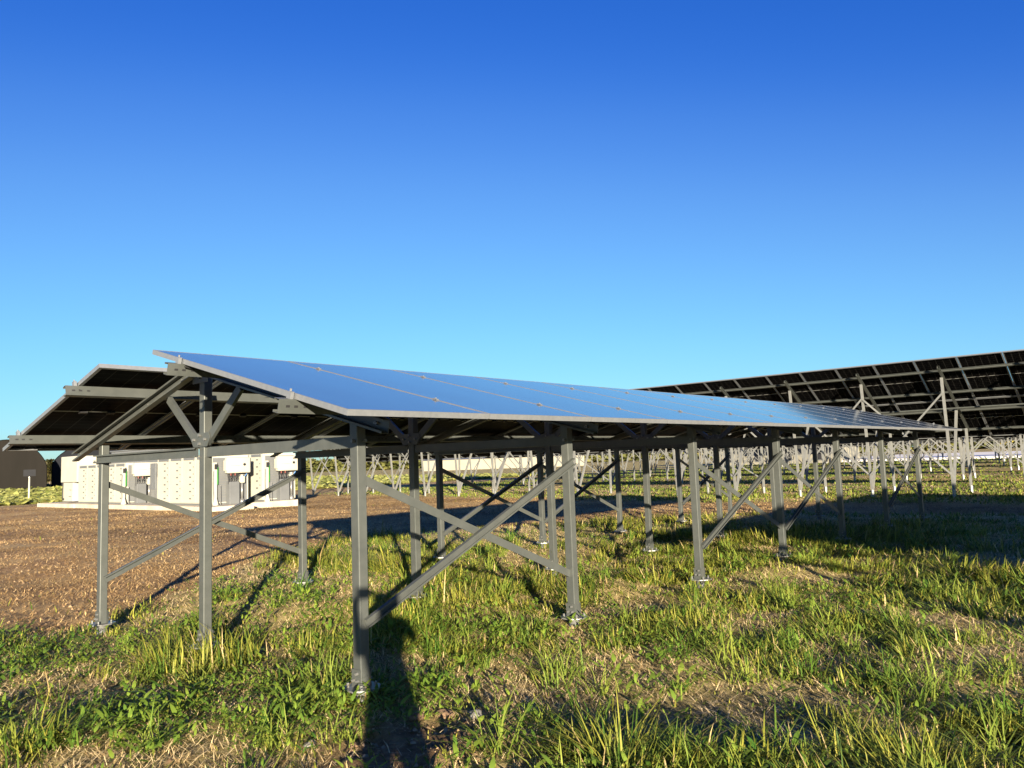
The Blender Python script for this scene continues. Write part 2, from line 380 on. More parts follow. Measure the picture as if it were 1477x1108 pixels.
# crumbs of soil lying on the bare ground
x, y, r = wedge(84000, 1.0, 26, 6); g = grassy(x, y)*(1-soil_patch(x, y)); keep = RNG.random(len(x)) < (1-g)*.8*sstep(.35, .6, fbm(x*.7, y*.7, 131, 3))+.03+.9*soil_patch(x, y); x, y = x[keep], y[keep]; n = len(x)
sz = (.004+.016*RNG.random(n)**4)*(1+.03*np.hypot(x-CAM[0], y-CAM[1])); z = gz(x, y)
dirs = np.array([(1,0,0),(0,1,0),(-1,0,0),(0,-1,0),(0,0,1)], float)
P = np.stack([x, y, z-.002], -1)[:, None]+dirs[None]*sz[:, None, None]*(.6+.9*RNG.random((n, 5, 1)))*np.array([1, 1, .9])
me = bpy.data.meshes.new('soil_crumbs'); me.vertices.add(n*5); me.vertices.foreach_set('co', P.astype(np.float32).ravel())
tri = (np.arange(n)*5)[:, None, None]+np.array([(0,1,4),(1,2,4),(2,3,4),(3,0,4)])[None]
me.loops.add(tri.size); me.loops.foreach_set('vertex_index', tri.astype(np.int32).ravel()); me.polygons.add(n*4); me.polygons.foreach_set('loop_start', np.arange(0, tri.size, 3, dtype=np.int32)); me.update(calc_edges=True)
at = me.attributes.new('tint', 'FLOAT_COLOR', 'POINT'); c = np.ones((n, 5, 4), np.float32); c[:, :, :3] = mixc((.13, .075, .04), (.48, .33, .18), RNG.random(n))[:, None]; at.data.foreach_set('color', c.ravel())
me.materials.append(leafy('soil_crumb', .95, 0)); tag(link(bpy.data.objects.new('soil_crumbs', me)), 'crumbs and small lumps of brown soil on the bare ground', 'soil', kind='stuff')

# broad-leaved weeds
px, py, pr_ = wedge(24000, 1.2, 17, 5.5); kk = RNG.random(len(px)) < grassy(px, py)*(.12+.88*sstep(.40, .58, fbm(px*.9+3, py*.9, 91, 3)))*np.where(px < 1.9, .85, .30)*np.where((px < -.9) & (py < -1.5), .22, 1)*(1-.93*soil_patch(px, py))
px, py = px[kk], py[kk]
big = [(-.98, -1.15, 1.7), (-1.05, -1.35, 1.5), (-.85, -1.25, 1.6), (1.0, 1.9, 1.4), (.5, 1.2, 1.4), (2.6, 3.1, 1.3), (.15, .35, 1.3), (2.2, 2.5, 1.4), (-.3, -1.6, 1.4), (-1.6, -.2, 1.2), (-2.0, .4, 1.2), (-1.3, .6, 1.3)]
px = np.concatenate([px, [b[0] for b in big]]); py = np.concatenate([py, [b[1] for b in big]])
s0 = np.concatenate([.3+.5*RNG.random(len(px)-len(big)), [b[2]*.72 for b in big]])
nb = 13; x = np.repeat(px, nb)+RNG.normal(0, .05, len(px)*nb); y = np.repeat(py, nb)+RNG.normal(0, .05, len(px)*nb); n = len(x); s = np.repeat(s0, nb)
h = (.040+.065*RNG.random(n))*s; wd = h*(.24+.22*RNG.random(n)); az = RNG.random(n)*2*np.pi
t1 = np.clip(np.repeat(RNG.random(len(px)), nb)*.7+RNG.random(n)*.3, 0, 1)
col = mixc((.045, .115, .016), (.22, .29, .04), t1)
weeds = ribbons('leafy_weeds', x, y, gz(x, y)+.005+.17*s*RNG.random(n)**1.3, h, wd, az, .35+RNG.random(n)*.75, .3+RNG.random(n)*.6, col, LEAF, (0, .3, .7, 1), (.25, 1, .75, 0))
tag(weeds, 'broad leaved green weeds crowding around the near post feet', 'weeds', kind='stuff')

# pale leafy crop beyond the brown ground
n = 30000; x = -12+RNG.random(n)*75; y = 44.2+RNG.random(n)**1.4*75
row = np.round(y/1.1)*1.1; y = row+RNG.normal(0, .22, n); x = x+RNG.normal(0, .1, n)
nb = 3; x = np.repeat(x, nb)+RNG.normal(0, .16, n*nb); y = np.repeat(y, nb)+RNG.normal(0, .16, n*nb); n = len(x)
h = (.20+.28*RNG.random(n))*(1+np.clip(y-50, 0, 60)/40); wd = h*(.55+.3*RNG.random(n))
t1 = np.clip(.6*fbm(x*.22, y*.6, 12, 3)+.65*RNG.random(n), 0, 1)
col = mixc((.09, .14, .025), (.48, .47, .15), t1)
crop = ribbons('crop_plants', x, y, gz(x, y)+.02, h, wd, RNG.random(n)*2*np.pi, .5+RNG.random(n)*.8, .3+RNG.random(n)*.5, col, LEAF, (0, .3, .7, 1), (.3, 1, .8, 0))
tag(crop, 'pale yellow green leafy crop filling the field behind the arrays', 'crop', kind='stuff')

# sparse grass between the far rows, and the wood along the horizon
x, y, r = wedge(150000, 19, 110, 26, 40); g = grassy(x, y); keep = (RNG.random(len(x)) < g*sstep(.3, .6, fbm(x*.35, y*.35, 61, 3))*.9+.03*g) & (y < 43) & (x > 15); x, y, r = x[keep], y[keep], r[keep]; n = len(x)
h = .05+.10*RNG.random(n); col = mixc((.05, .10, .014), (.22, .25, .045), RNG.random(n))
tag(ribbons('far_grass', x, y, gz(x, y)-.01, h, .02+.0012*r, RNG.random(n)*6.28, np.abs(RNG.normal(.4, .5, n)), RNG.random(n)*.8, col, LEAF), 'grass strips between the rows of tall tables', 'grass', kind='stuff')
n = 26000; a = R(3)+RNG.random(n)*R(57); rr = 300+RNG.random(n)*25; x = CAM[0]+rr*np.cos(a); y = CAM[1]+rr*np.sin(a)
top = 2.6+4.2*fbm(a*55, a*0, 71, 4); z = RNG.random(n)*top
col = mixc((.04, .06, .018), (.20, .19, .06), np.clip(fbm(a*140, z*.3, 72, 3)*1.1-.2+.3*RNG.random(n), 0, 1))
tag(ribbons('far_wood', x, y, z-.3, .7+.7*RNG.random(n), 1.0+.8*RNG.random(n), RNG.random(n)*6.28, RNG.random(n)*1.4, RNG.random(n)*.5, col, LEAF, (0, .3, .7, 1), (.4, 1, .9, 0)), 'low olive wood along the horizon behind the arrays', 'wood', kind='stuff')

# stones and clods
def stone(x, y, s, label, m):
    bm = bmesh.new(); bmesh.ops.create_icosphere(bm, subdivisions=3, radius=1)
    k = random.random()*50
    for v in bm.verts:
        nz = float(fbm(np.array([v.co.x*1.3+k+v.co.z]), np.array([v.co.y*1.3+k-v.co.z*.7]), 3, 3)[0])
        v.co *= .7+.6*nz; v.co.z *= .62
    bmesh.ops.scale(bm, vec=(s, s*.8, s*.8), verts=bm.verts)
    me = bpy.data.meshes.new('stone'); bm.to_mesh(me); bm.free(); me.materials.append(m)
    for p in me.polygons: p.use_smooth = True
    o = link(bpy.data.objects.new('stone', me)); o.location = (x, y, float(gz(x, y))+s*.15); o.rotation_euler[2] = random.random()*6
    return tag(o, label, 'stone')
STONE = plain('stone_grey', (.15, .145, .13), .9, 0, .3, 30); CLOD = plain('soil_clod', (.14, .088, .05), .95, 0, .3, 25)

# ------------------------------------------------------------------ the gable solar array
D, PW, NP = 2.318, 1.15, 13
X0 = -.672; ZR, YR, ZE, YE = 2.337, .48, 1.732, 2.797
SL = math.hypot(YE-YR, ZR-ZE); TA = math.atan2(ZR-ZE, YE-YR)
TH = .035
def roof_z(y): return ZR - (abs(y)-YR)*math.tan(TA)

def panel_meshes(w, L, th):
    """frame mesh and glass mesh of one panel; x across, y from the upper edge down, top surface at z=0"""
    fw = .012; fr = MB()
    fr.box((0, 0, -th), (w, fw, 0)).box((0, L-fw, -th), (w, L, 0)).box((0, fw, -th), (fw, L-fw, 0)).box((w-fw, fw, -th), (w, L-fw, 0))
    # inner flange of the frame, seen from below
    for a, b in (((fw, fw, -th), (w-fw, fw+.018, -th+.002)), ((fw, L-fw-.018, -th), (w-fw, L-fw, -th+.002)), ((fw, fw+.018, -th), (fw+.018, L-fw-.018, -th+.002)), ((w-fw-.018, fw+.018, -th), (w-fw, L-fw-.018, -th+.002))): fr.box(a, b)
    f = fr.build('solar_panel', ALU)
    g = MB(); zt, zb = -.0015, -.0075
    g.add([(fw, fw, zt), (w-fw, fw, zt), (w-fw, L-fw, zt), (fw, L-fw, zt)], [(0, 3, 2, 1)], 0)
    g.add([(fw, fw, zb), (w-fw, fw, zb), (w-fw, L-fw, zb), (fw, L-fw, zb)], [(0, 1, 2, 3)], 1)
    for k in (.28, .5, .72): g.box((w*k-.035, L/2-.02, zb-.016), (w*k+.035, L/2+.02, zb-.001), 2)
    o = g.build('glass', [GLASS, BACK, DARK], f, recalc=False)
    me = o.data; uvl = me.uv_layers.new(name='UVMap')
    for l in me.loops: uvl.data[l.index].uv = me.vertices[l.vertex_index].co.xy
    return f
PANEL = panel_meshes(1.134, SL, TH)          # the prototype itself becomes the first panel

def put_panel(parent, mtx):
    global PANEL_USED
    if not PANEL_USED: o = PANEL; PANEL_USED = True; o.parent = parent
    else: o = copy_tree(PANEL, parent)
    o.matrix_local = mtx; return o
PANEL_USED = False

PLATE_Z = {'f': [0, .055, .07, .06, .06, .06, .02], 'c': [.02, .07, .06, .04, .04, .04, .02], 'l': [-.02, .07, .10, .07, .05, .05, .03]}
POST_Y = {'f': -2.024, 'c': 0.0, 'l': 2.031}

def make_post(parent, x, y, zb, zt):
    s = .0375
    m = MB()
    # channel post: web towards -y, flanges running back, small lips
    q = .006
    prof = [(-s,-s+q),(-s+q*.3,-s+q*.3),(-s+q,-s),(s-q,-s),(s,-s+q),(s,s),(s-.02,s),(s-.02,s-.004),(s-.004,s-.004),(s-.004,-s+.004),(-s+.004,-s+.004),(-s+.004,s-.004),(-s+.02,s-.004),(-s+.02,s),(-s,s)]
    P0, P1 = Vector((x, y, zb)), Vector((x, y, zt))
    n = len(prof)
    vs = [(x+u, y+w, zb) for u, w in prof]+[(x+u, y+w, zt) for u, w in prof]
    fs = [(i, (i+1) % n, n+(i+1) % n, n+i) for i in range(n)]+[tuple(range(n-1, -1, -1)), tuple(range(n, 2*n))]
    m.add(vs, fs)
    post = m.build('post', STEEL, parent)
    b = MB(); nn = 8; rad = .125
    ring = [(x+rad*math.cos(t*2*math.pi/nn+.39), y+rad*math.sin(t*2*math.pi/nn+.39)) for t in range(nn)]
    b.add([(p[0], p[1], zb-.01) for p in ring]+[(p[0], p[1], zb) for p in ring], [(i, (i+1) % nn, nn+(i+1) % nn, nn+i) for i in range(nn)]+[tuple(range(nn-1,-1,-1)), tuple(range(nn, 2*nn))])
    # upright bracket hugging the post on two sides, with bolts
    b.box((x-s-.007, y-s-.004, zb), (x-s-.002, y+s+.012, zb+.115), 1); b.box((x+s+.002, y-s-.004, zb), (x+s+.007, y+s+.012, zb+.115), 1)
    for dy, dz in ((-.015, .09), (-.022, .045), (.022, .045)):
        b.tube((x-s-.028, y+dy, zb+dz), (x-s-.008, y+dy, zb+dz), .009, n=6); b.tube((x+s+.008, y+dy, zb+dz), (x+s+.026, y+dy, zb+dz), .009, n=6)
    for a in (.9, 2.4, 4.0, 5.5): b.tube((x+.09*math.cos(a), y+.09*math.sin(a), zb), (x+.09*math.cos(a), y+.09*math.sin(a), zb+.028), .009, n=6)
    b.build('base_plate', [GALV, STEEL], post)
    MB().tube((x, y, zb-.45), (x, y, zb-.01), .044, n=14).build('screw_pile', GALV, post, True)
    return post

def gable_array(name, label, group):
    root = empty(name, (D*3, 0, 0), label, 'solar array', group)
    off = Vector((-D*3, 0, 0))
    class P:                                  # parts are built in world space, then moved under the root
        pass
    sub = []
    def part(mb, nm, m, **k):
        o = mb.build(nm, m, **k); sub.append(o); return o
    rh = .09; pk = .085
    for i in range(7):
        x = i*D
        for key in 'fcl':
            y = POST_Y[key]
            zt = roof_z(y)-TH-pk-rh-.002 if key != 'c' else 2.225
            sub.append(make_post(None, x, y, PLATE_Z[key][i], zt))
        # rafters: channels open towards -x, one each side of the ridge
        for sy, yend in ((-1, 2.40), (1, 2.57)):
            off_n = TH+pk+rh/2
            def rp(yy): return (x-.045, sy*yy, roof_z(yy)-off_n/math.cos(TA))
            mb = MB(); pr = c_prof(.060, rh, .016, .0035)
            mb.prism(rp(.10), rp(yend), pr, (-1, 0, 0))
            bt = mb
            for yy in (.2, .3, .93, 2.29, yend-.12):
                c = Vector(rp(yy)); bt.tube(c+Vector((-.022, 0, .0)), c+Vector((-.003, 0, .0)), .011, n=6, mat=1)
            part(mb, 'rafter', [STEEL, GALV])
        # tie beams
        mb = MB(); pr = c_prof(.04, .08, .014, .0035)
        mb.prism((x-.04, .045, 1.585), (x-.04, 2.10, 1.585), pr, (-1, 0, 0)); part(mb, 'tie_beam', STEEL)
        mb = MB(); mb.prism((x-.02, -1.984, 1.585), (x-.02, -.042, 1.585), pr, (1, 0, 0)); part(mb, 'tie_beam', STEEL)
        # knee braces fanning out of the gusset
        for sy in (-1, 1):
            mb = MB(); mb.prism((x-.043, sy*.075, 1.665), (x-.043, sy*.60, 2.075), [(-.0, -.034), (.03, -.034), (.03, .034), (0, .034)], (1, 0, 0)); part(mb, 'knee_brace', STEEL)
        mb = MB(); mb.add([(x-.053, -.11, 1.63), (x-.053, .11, 1.63), (x-.053, .16, 1.70), (x-.053, .14, 1.745), (x-.053, -.14, 1.745), (x-.053, -.16, 1.70)] +
                          [(x-.047, -.11, 1.63), (x-.047, .11, 1.63), (x-.047, .16, 1.70), (x-.047, .14, 1.745), (x-.047, -.14, 1.745), (x-.047, -.16, 1.70)],
                          [(0,1,2,3,4,5), (11,10,9,8,7,6)]+[(k, (k+1) % 6, 6+(k+1) % 6, 6+k) for k in range(6)])
        for yy, zz in ((0, 1.725), (0, 1.655), (.09, 1.69), (-.09, 1.69)): mb.tube((x-.07, yy, zz), (x-.053, yy, zz), .012, n=6, mat=1)
        part(mb, 'gusset_plate', [STEEL, GALV])
        mb = MB(); mb.box((x-.052, -.13, 2.165), (x-.046, .13, 2.25)); mb.tube((x-.07, .0, 2.21), (x-.05, 0, 2.21), .012, n=6); part(mb, 'ridge_plate', STEEL)
        mb = MB(); mb.tube((x-.095, 2.04, 1.565), (x-.08, 2.04, 1.565), .010, n=6); part(mb, 'bolt', GALV)
        mb = MB(); mb.tube((x+.02, -2.085, 1.59), (x+.02, -2.062, 1.59), .011, n=6); part(mb, 'bolt', GALV)
        mb = MB(); mb.tube((x-.06, -2.03, 1.59), (x-.038, -2.03, 1.59), .012, n=6); part(mb, 'bolt', GALV)
    # cross braces in the post lines
    for bay in (0, 2, 3, 5):
        for key, yo in (('f', -.0375), ('l', -.0375)):
            y = POST_Y[key]+yo; xa, xb = bay*D, (bay+1)*D
            up = .395+.5*(PLATE_Z[key][bay]+PLATE_Z[key][bay+1])*.3
            mb = MB(); mb.prism((xa+.0, y-.006, up), (xb+.02, y-.006, 1.40), [(0, -.03), (0, .03), (-.032, .03), (-.032, .017), (-.028, .017), (-.028, .026), (-.004, .026), (-.004, -.026), (-.028, -.026), (-.028, -.017), (-.032, -.017), (-.032, -.03)], (0, 1, 0)); part(mb, 'cross_brace', STEEL)
            mb = MB(); mb.prism((xa+.03, y+.035, 1.335), (xb-.03, y+.035, up+.02), [(0, -.03), (.004, -.03), (.004, .026), (.03, .026), (.03, .03), (0, .03)], (0, 1, 0)); part(mb, 'cross_brace', STEEL)
    # purlins with slotted webs at their ends
    for sy in (-1, 1):
        for yy in (.93, 2.29):
            n = Vector((0, sy*math.sin(TA), math.cos(TA)))
            c = Vector((0, sy*yy, roof_z(yy))) - n*(TH+.001+pk/2)
            a = c.copy(); a.x = X0-.105; b = c.copy(); b.x = X0+NP*PW+.09
            down = Vector((0, sy*math.cos(TA), -math.sin(TA)))*sy            # towards +y
            mb = MB(); pr = c_prof(.05, pk, .014, .003)
            a2 = a - down*.022; b2 = b - down*.022
            mb.prism(a2, b2, pr, down)
            sl = mb
            for i in range(8):
                for dx in (.05, .105, .17):
                    xx = X0-.105+dx+i*D*.955
                    q = a2.copy(); q.x = xx; w = -down*.0012
                    t0 = n*.007
                    sl.add([q+w-t0+Vector((0,0,0)), q+w-t0+Vector((.026,0,0)), q+w+t0+Vector((.026,0,0)), q+w+t0], [(0,1,2,3)], 1)
            part(mb, 'purlin', [STEEL, DARK])
    # panels and their clamps
    for sy in (-1, 1):
        for k in range(NP):
            ex = Vector((1, 0, 0)); ey = Vector((0, sy*math.cos(TA), -math.sin(TA))); ez = Vector((0, sy*math.sin(TA), math.cos(TA)))
            if sy < 0: org = Vector((X0+k*PW+1.134, -YR, ZR)); ex = -ex
            else: org = Vector((X0+k*PW, YR, ZR))
            mt = Matrix(((ex.x, ey.x, ez.x, org.x), (ex.y, ey.y, ez.y, org.y), (ex.z, ey.z, ez.z, org.z), (0, 0, 0, 1)))
            o = put_panel(root, Matrix.Translation(off) @ mt)
        for k in range(NP+1):
            for yy in (.93, 2.29):
                mb = MB(); n = Vector((0, sy*math.sin(TA), math.cos(TA))); dn = Vector((0, sy*math.cos(TA), -math.sin(TA)))
                xx = X0+k*PW-.008 if k else X0-.022
                if k == NP: xx = X0+NP*PW+.008
                c = Vector((xx, sy*yy, roof_z(yy)))
                w = .02
                for lo, hi, hw in ((-.04, .004, .012 if k in (0, NP) else .006), (.0042, .008, .013)):
                    vs = [c+Vector((sx*hw, 0, 0))+dn*sd*.020+n*z for z in (lo, hi) for sx, sd in ((-1,-1),(1,-1),(1,1),(-1,1))]
                    mb.add(vs, [(3,2,1,0),(4,5,6,7),(0,1,5,4),(1,2,6,5),(2,3,7,6),(3,0,4,7)])
                mb.tube(c+n*.009, c+n*(.024 if k in (0, NP) else .014), .007, n=6)
                part(mb, 'clamp', ALU)
    # string cables clipped under the upper left purlin
    for sy in (1, -1):
        pts = []; yy = .93*sy
        for i in range(120):
            xx = X0+i*NP*PW/119; pts.append((xx, yy-.035, roof_z(yy)-.062-.02*abs(math.sin(i*.83))-.012*math.sin(i*.31)))
        mb = MB().path(pts, .0055, 5); part(mb, 'cable', BLACKCABLE)
    for o in sub:
        o.parent = root; o.location = off
    return root

array = gable_array('solar_array', 'long low gable solar array with blue panels on grey steel posts', 'gable solar arrays on steel posts')
twin = copy_tree(array); twin.location = (D*3+1.15, -10.75, 0)
twin['label'] = 'gable solar array outside the picture, its shadow on the grass at right'

# ------------------------------------------------------------------ tall tables behind the dirt track
TB = R(28.6); SX, SZ = math.cos(TB), -math.sin(TB)
TOPX, TOPZ = 22.40, 4.005
dn = Vector((SX, 0, SZ)); nn_ = Vector((math.sin(TB), 0, math.cos(TB)))
def tpt(s, o, y): return Vector((TOPX, 0, TOPZ)) + dn*s + nn_*o + Vector((0, y, 0))
YS0 = -1.199-8*PW; NC = 18; ZB = -.14
def solar_table():
    oy = YS0+NC*PW/2; base = Vector((23.3, oy, ZB))
    root = empty('solar_table', base, 'x', 'solar table', 'tall solar tables in rows behind the dirt track')
    sub = []
    for row in (0, 1):
        for k in range(NC):
            org = tpt(row*(SL+.02), 0, YS0+k*PW+1.134)
            ex = Vector((0, -1, 0)); ey = dn; ez = nn_
            # ex x ey must equal ez
            if ex.cross(ey).dot(ez) < 0: ex = -ex; org = tpt(row*(SL+.02), 0, YS0+k*PW)
            mt = Matrix(((ex.x, ey.x, ez.x, org.x), (ex.y, ey.y, ez.y, org.y), (ex.z, ey.z, ez.z, org.z), (0, 0, 0, 1)))
            put_panel(root, Matrix.Translation(-base) @ mt)
    for s in (.62, 1.86, 2.98, 4.24):
        mb = MB(); mb.prism(tpt(s, -.078, YS0-.1), tpt(s, -.078, YS0+NC*PW+.1), c_prof(.045, .072, .012, .004), -dn); sub.append(mb.build('purlin', STEEL))
    mb = MB(); mb.prism(tpt(2.45, -.30, YS0+.3), tpt(2.45, -.30, YS0+NC*PW-.3), rect(.04, .04), dn); sub.append(mb.build('tie_rail', STEEL))
    for k in range(9):
        y = -.65+(k-4)*D
        mb = MB(); mb.prism(tpt(.25, -.165, y), tpt(4.12, -.165, y), c_prof(.06, .085, .016, .004), (0, -1, 0)); sub.append(mb.build('rafter', STEEL))
        foot = Vector((23.3, y, ZB+.22))
        for P in (tpt(.77, -.20, y), tpt(2.62, -.20, y)):
            mb = MB(); mb.prism(foot+Vector(((P.x-foot.x)*.03, 0, 0)), P, rect(.07, .07), (0, 1, 0)); sub.append(mb.build('leg', PALE))
        P = tpt(3.92, -.20, y); mb = MB(); mb.prism((P.x-.02, y, ZB+.22), P, rect(.07, .07), (0, 1, 0)); sub.append(mb.build('leg', PALE))
        mb = MB(); mb.tube((23.3, y, ZB-.3), (23.3, y, ZB+.24), .055, n=10); sub.append(mb.build('screw_pile', GALV))
        mb = MB(); mb.tube((P.x-.02, y, ZB-.3), (P.x-.02, y, ZB+.24), .055, n=10); sub.append(mb.build('screw_pile', GALV))
        if k in (0, 1, 4, 5, 6, 7):
            A = tpt(.77, -.2, y); q = (A-foot)
            for (t0, t1, dx) in ((.14, .86, -.05), (.86, .14, -.10)):
                a = foot+q*t0; b = foot+q*t1+Vector((0, D, 0))
                mb = MB(); mb.prism(a+Vector((dx, 0, 0)), b+Vector((dx, 0, 0)), rect(.022, .05), (1, 0, 0)); sub.append(mb.build('cross_brace', PALE))
            if k in (0, 7):
                F = Vector((P.x-.02, y, ZB+.5)); G = Vector((P.x-.02, y+D, P.z-.15))
                mb = MB(); mb.prism(F+Vector((.05, 0, 0)), G+Vector((.05, 0, 0)), rect(.022, .045), (1, 0, 0)); sub.append(mb.build('cross_brace', PALE))
    for o in sub: o.parent = root; o.location = -base
    return root
table = solar_table()
ORD = ['first', 'second', 'third', 'fourth', 'fifth', 'sixth']
table['label'] = 'nearest tall solar table, dark underside with pale rails against the sky'
HALF = 9*D
for rw, dx in enumerate((0, 13.0, 25.0, 37.5, 50, 62.5)):
    for half in (0, 1):
        if rw == 0 and half == 0: continue
        t = copy_tree(table); t.location = table.location + Vector((dx, half*10*D, 0))
        t['label'] = ('%s row of tall solar tables behind the dirt track, %s' % (ORD[rw], 'right half' if half == 0 else 'left half'))

# ------------------------------------------------------------------ concrete pads, battery cabinets, inverters
def pad(a, b, z, label):
    mb = MB().box((a[0], a[1], -.4), (b[0], b[1], z), 0, .02); return tag(mb.build('concrete_pad', CONC), label, 'concrete pad', 'concrete pads under the white cabinets')
pad((11.35, 20.95), (13.05, 33.6), .15, 'long pale concrete slab under the white battery cabinets')
pad((13.06, 21.7), (15.75, 33.4), .17, 'concrete slab set back to the right under the farther battery cabinet')
pad((11.3, 33.61), (14.0, 38.3), .155, 'short concrete slab at the far left end of the row of cabinets')

def battery(loc, w, depth, h, label, dims=6):
    """w along y, depth along x; the drawer front faces -x"""
    root = empty('battery_cabinet', loc, label, 'battery cabinet', 'white battery cabinets on the concrete pads')
    MB().box((0, 0, .06), (depth, w, h), 0, .012).build('body', CREAM, root)
    MB().box((.05, .05, 0), (depth-.05, w-.05, .06)).build('plinth', GREYP, root)
    nd_ = max(1, round(w/1.0)); pw = (w-.06)/nd_
    for k in range(nd_):
        y0 = .03+k*pw
        d = MB().box((-.022, y0+.008, .10), (0, y0+pw-.008, h-.16), 0, .004).build('door', CREAM, root)
        for r in range(dims):
            zz = .22+r*(h-.5)/(dims-1); y1 = y0+pw*.30; y2 = y0+pw*.12
            MB().prism((-.028, y1, zz+.032), (-.028, y1+.16, zz+.032), [(-.03, -.006), (.03, -.006), (.03, .006), (.012, .006), (.012, 0), (-.012, 0), (-.012, .006), (-.03, .006)], (0, 0, 1)).build('handle', MARK, d)
            MB().box((-.040, y2, zz+.13), (-.022, y2+.05, zz+.18)).build('latch', MARK, d)
        v = MB().box((-.02, y0+.1, h-.135), (0, y0+pw-.1, h-.03)).build('vent', GREYP, root)
    # perforated slots on the -y end
    v = MB()
    for r in range(14): v.box((.15, -.006, .3+r*.1), (depth-.15, 0, .33+r*.1))
    v.build('louvre', MARK, root)
    MB().box((.10, -.004, .1), (depth-.06, 0, h-.1)).build('end_shade', GREYP, root)  # thin grey sheet, puts the shade of the cabinet end into colour
    return root
battery((11.9, 29.45, .15), 5.2, 1.6, 1.80, 'left white battery cabinet with rows of drawers, behind the left steel post')
battery((12.0, 22.3, .15), 4.35, 1.6, 1.90, 'middle white battery cabinet with rows of drawers, seen under the tie beam')
battery((14.1, 22.05, .17), 4.6, 1.5, 1.92, 'right white battery cabinet partly hidden behind an inverter, its face carrying a shadow')
mb = empty('steel_enclosure', (13.62, 29.6, .17), 'tall plain grey steel enclosure standing behind the left battery cabinet', 'enclosure')
MB().box((0, 0, 0), (1.4, 5.6, 2.42), 0, .02).build('body', SHEETM, mb); MB().box((-.06, -.06, 2.42), (1.46, 5.66, 2.47), 0, .008).build('roof', GALV, mb)
MB().box((-.012, .3, .15), (0, 1.6, 2.1), 0, .004).build('door', GREYP, mb)

def inverter(loc, label):
    """wall box with a round black switch on its -y face"""
    root = empty('inverter', loc, label, 'inverter', 'white inverters on the cabinet ends')
    MB().box((0, -.30, 0), (.98, -.04, .60), 0, .045).build('housing', CREAM, root, True)
    MB().box((-.05, -.26, .1), (0, -.06, .5), 0, .012).build('heat_sink', CREAM, root)
    MB().tube((.70, -.33, .33), (.70, -.30, .33), .05, n=16).tube((.70, -.345, .33), (.70, -.33, .33), .03, n=12).build('switch', DARK, root)
    MB().box((.12, -.306, .285), (.5, -.3, .292)).build('trim_line', MARK, root)
    c = MB()
    for k in range(7):
        xx = .08+k*.07; c.path([(xx, -.17, 0), (xx-.01, -.18, -.10), (xx+.05*math.sin(k*2.1), -.2, -.22), (.1+.02*k, -.16, -.42-.03*k)], .016, 6)
    c.build('cable', BLACKCABLE, root)
    p = MB()
    for k in (1, 3): p.tube((.1+k*.09, -.19, -.09), (.1+k*.09, -.19, 0), .026, n=8)
    p.build('plug', RED, root)
    MB().box((.10, -.035, .0), (.88, -.005, .55)).build('bracket', GALV, root)
    return root
def switch_box(loc, label):
    root = empty('junction_box', loc, label, 'junction box', 'grey boxes below the inverters')
    MB().box((0, -.26, 0), (.42, 0, .86), 0, .012).build('body', GREYP, root); MB().box((.02, -.272, .03), (.40, -.26, .83), 0, .004).build('door', GREYP, root)
    return root
def conduit(loc, label):
    root = empty('cable_conduit', loc, label, 'conduit', 'grey cable conduits beside the inverters')
    MB().tube((0, 0, .18), (0, 0, .80), .052, n=12).build('pipe', GALV, root, True)
    MB().tube((0, 0, 0), (0, 0, .2), .15, .055, n=12).build('flared_foot', GALV, root, True)
    MB().box((-.10, -.08, .80), (.09, .08, 1.06), 0, .03).tube((0, 0, 1.06), (0, 0, 1.12), .05, n=10).build('cover', CREAM, root)
    MB().path([(.06, 0, 1.0), (.2, .02, 1.12), (.26, .05, 1.26)], .02).build('cable', BLUE, root)
    return root
def marker(loc, label):
    root = empty('cable_riser', loc, label, 'cable riser', 'cable risers with green strips on the cabinet corners')
    MB().box((0, -.1, 0), (.13, -.01, 1.62), 0, .008).build('cover', CREAM, root); MB().box((.14, -.08, .78), (.19, -.02, 1.45)).build('strip', GREEN, root)
    MB().box((.02, -.13, 1.36), (.13, -.1, 1.56)).build('window', DARK, root)
    MB().tube((.07, -.09, -.0), (.07, -.09, .28), .12, .05, n=10).build('flared_foot', CREAM, root)
    MB().path([(-.02, -.12, 1.3), (-.06, -.14, .8), (-.02, -.12, .3), (.0, -.1, .02)], .016).path([(.26, -.1, .75), (.25, -.12, .4), (.27, -.1, .02)], .014).build('cable', GALV, root)
    return root
for (x, y, z, w) in ((12.0, 29.42, .15, 'left'), (12.38, 22.27, .15, 'middle'), (14.45, 22.02, .17, 'right')):
    where = {'left': 'on the end of the left battery cabinet', 'middle': 'on the end of the middle battery cabinet', 'right': 'on the end of the right battery cabinet'}[w]
    inverter((x+.16, y, z+1.19), 'white box inverter with black round switch, ' + where)
    switch_box((x+.26, y, z), 'grey metal box standing below the inverter ' + where)
    conduit((x+.86, y-.12, z), 'grey pipe with flared foot ' + where)
    marker((x-.30, y, z), 'narrow white riser with a green strip ' + where)
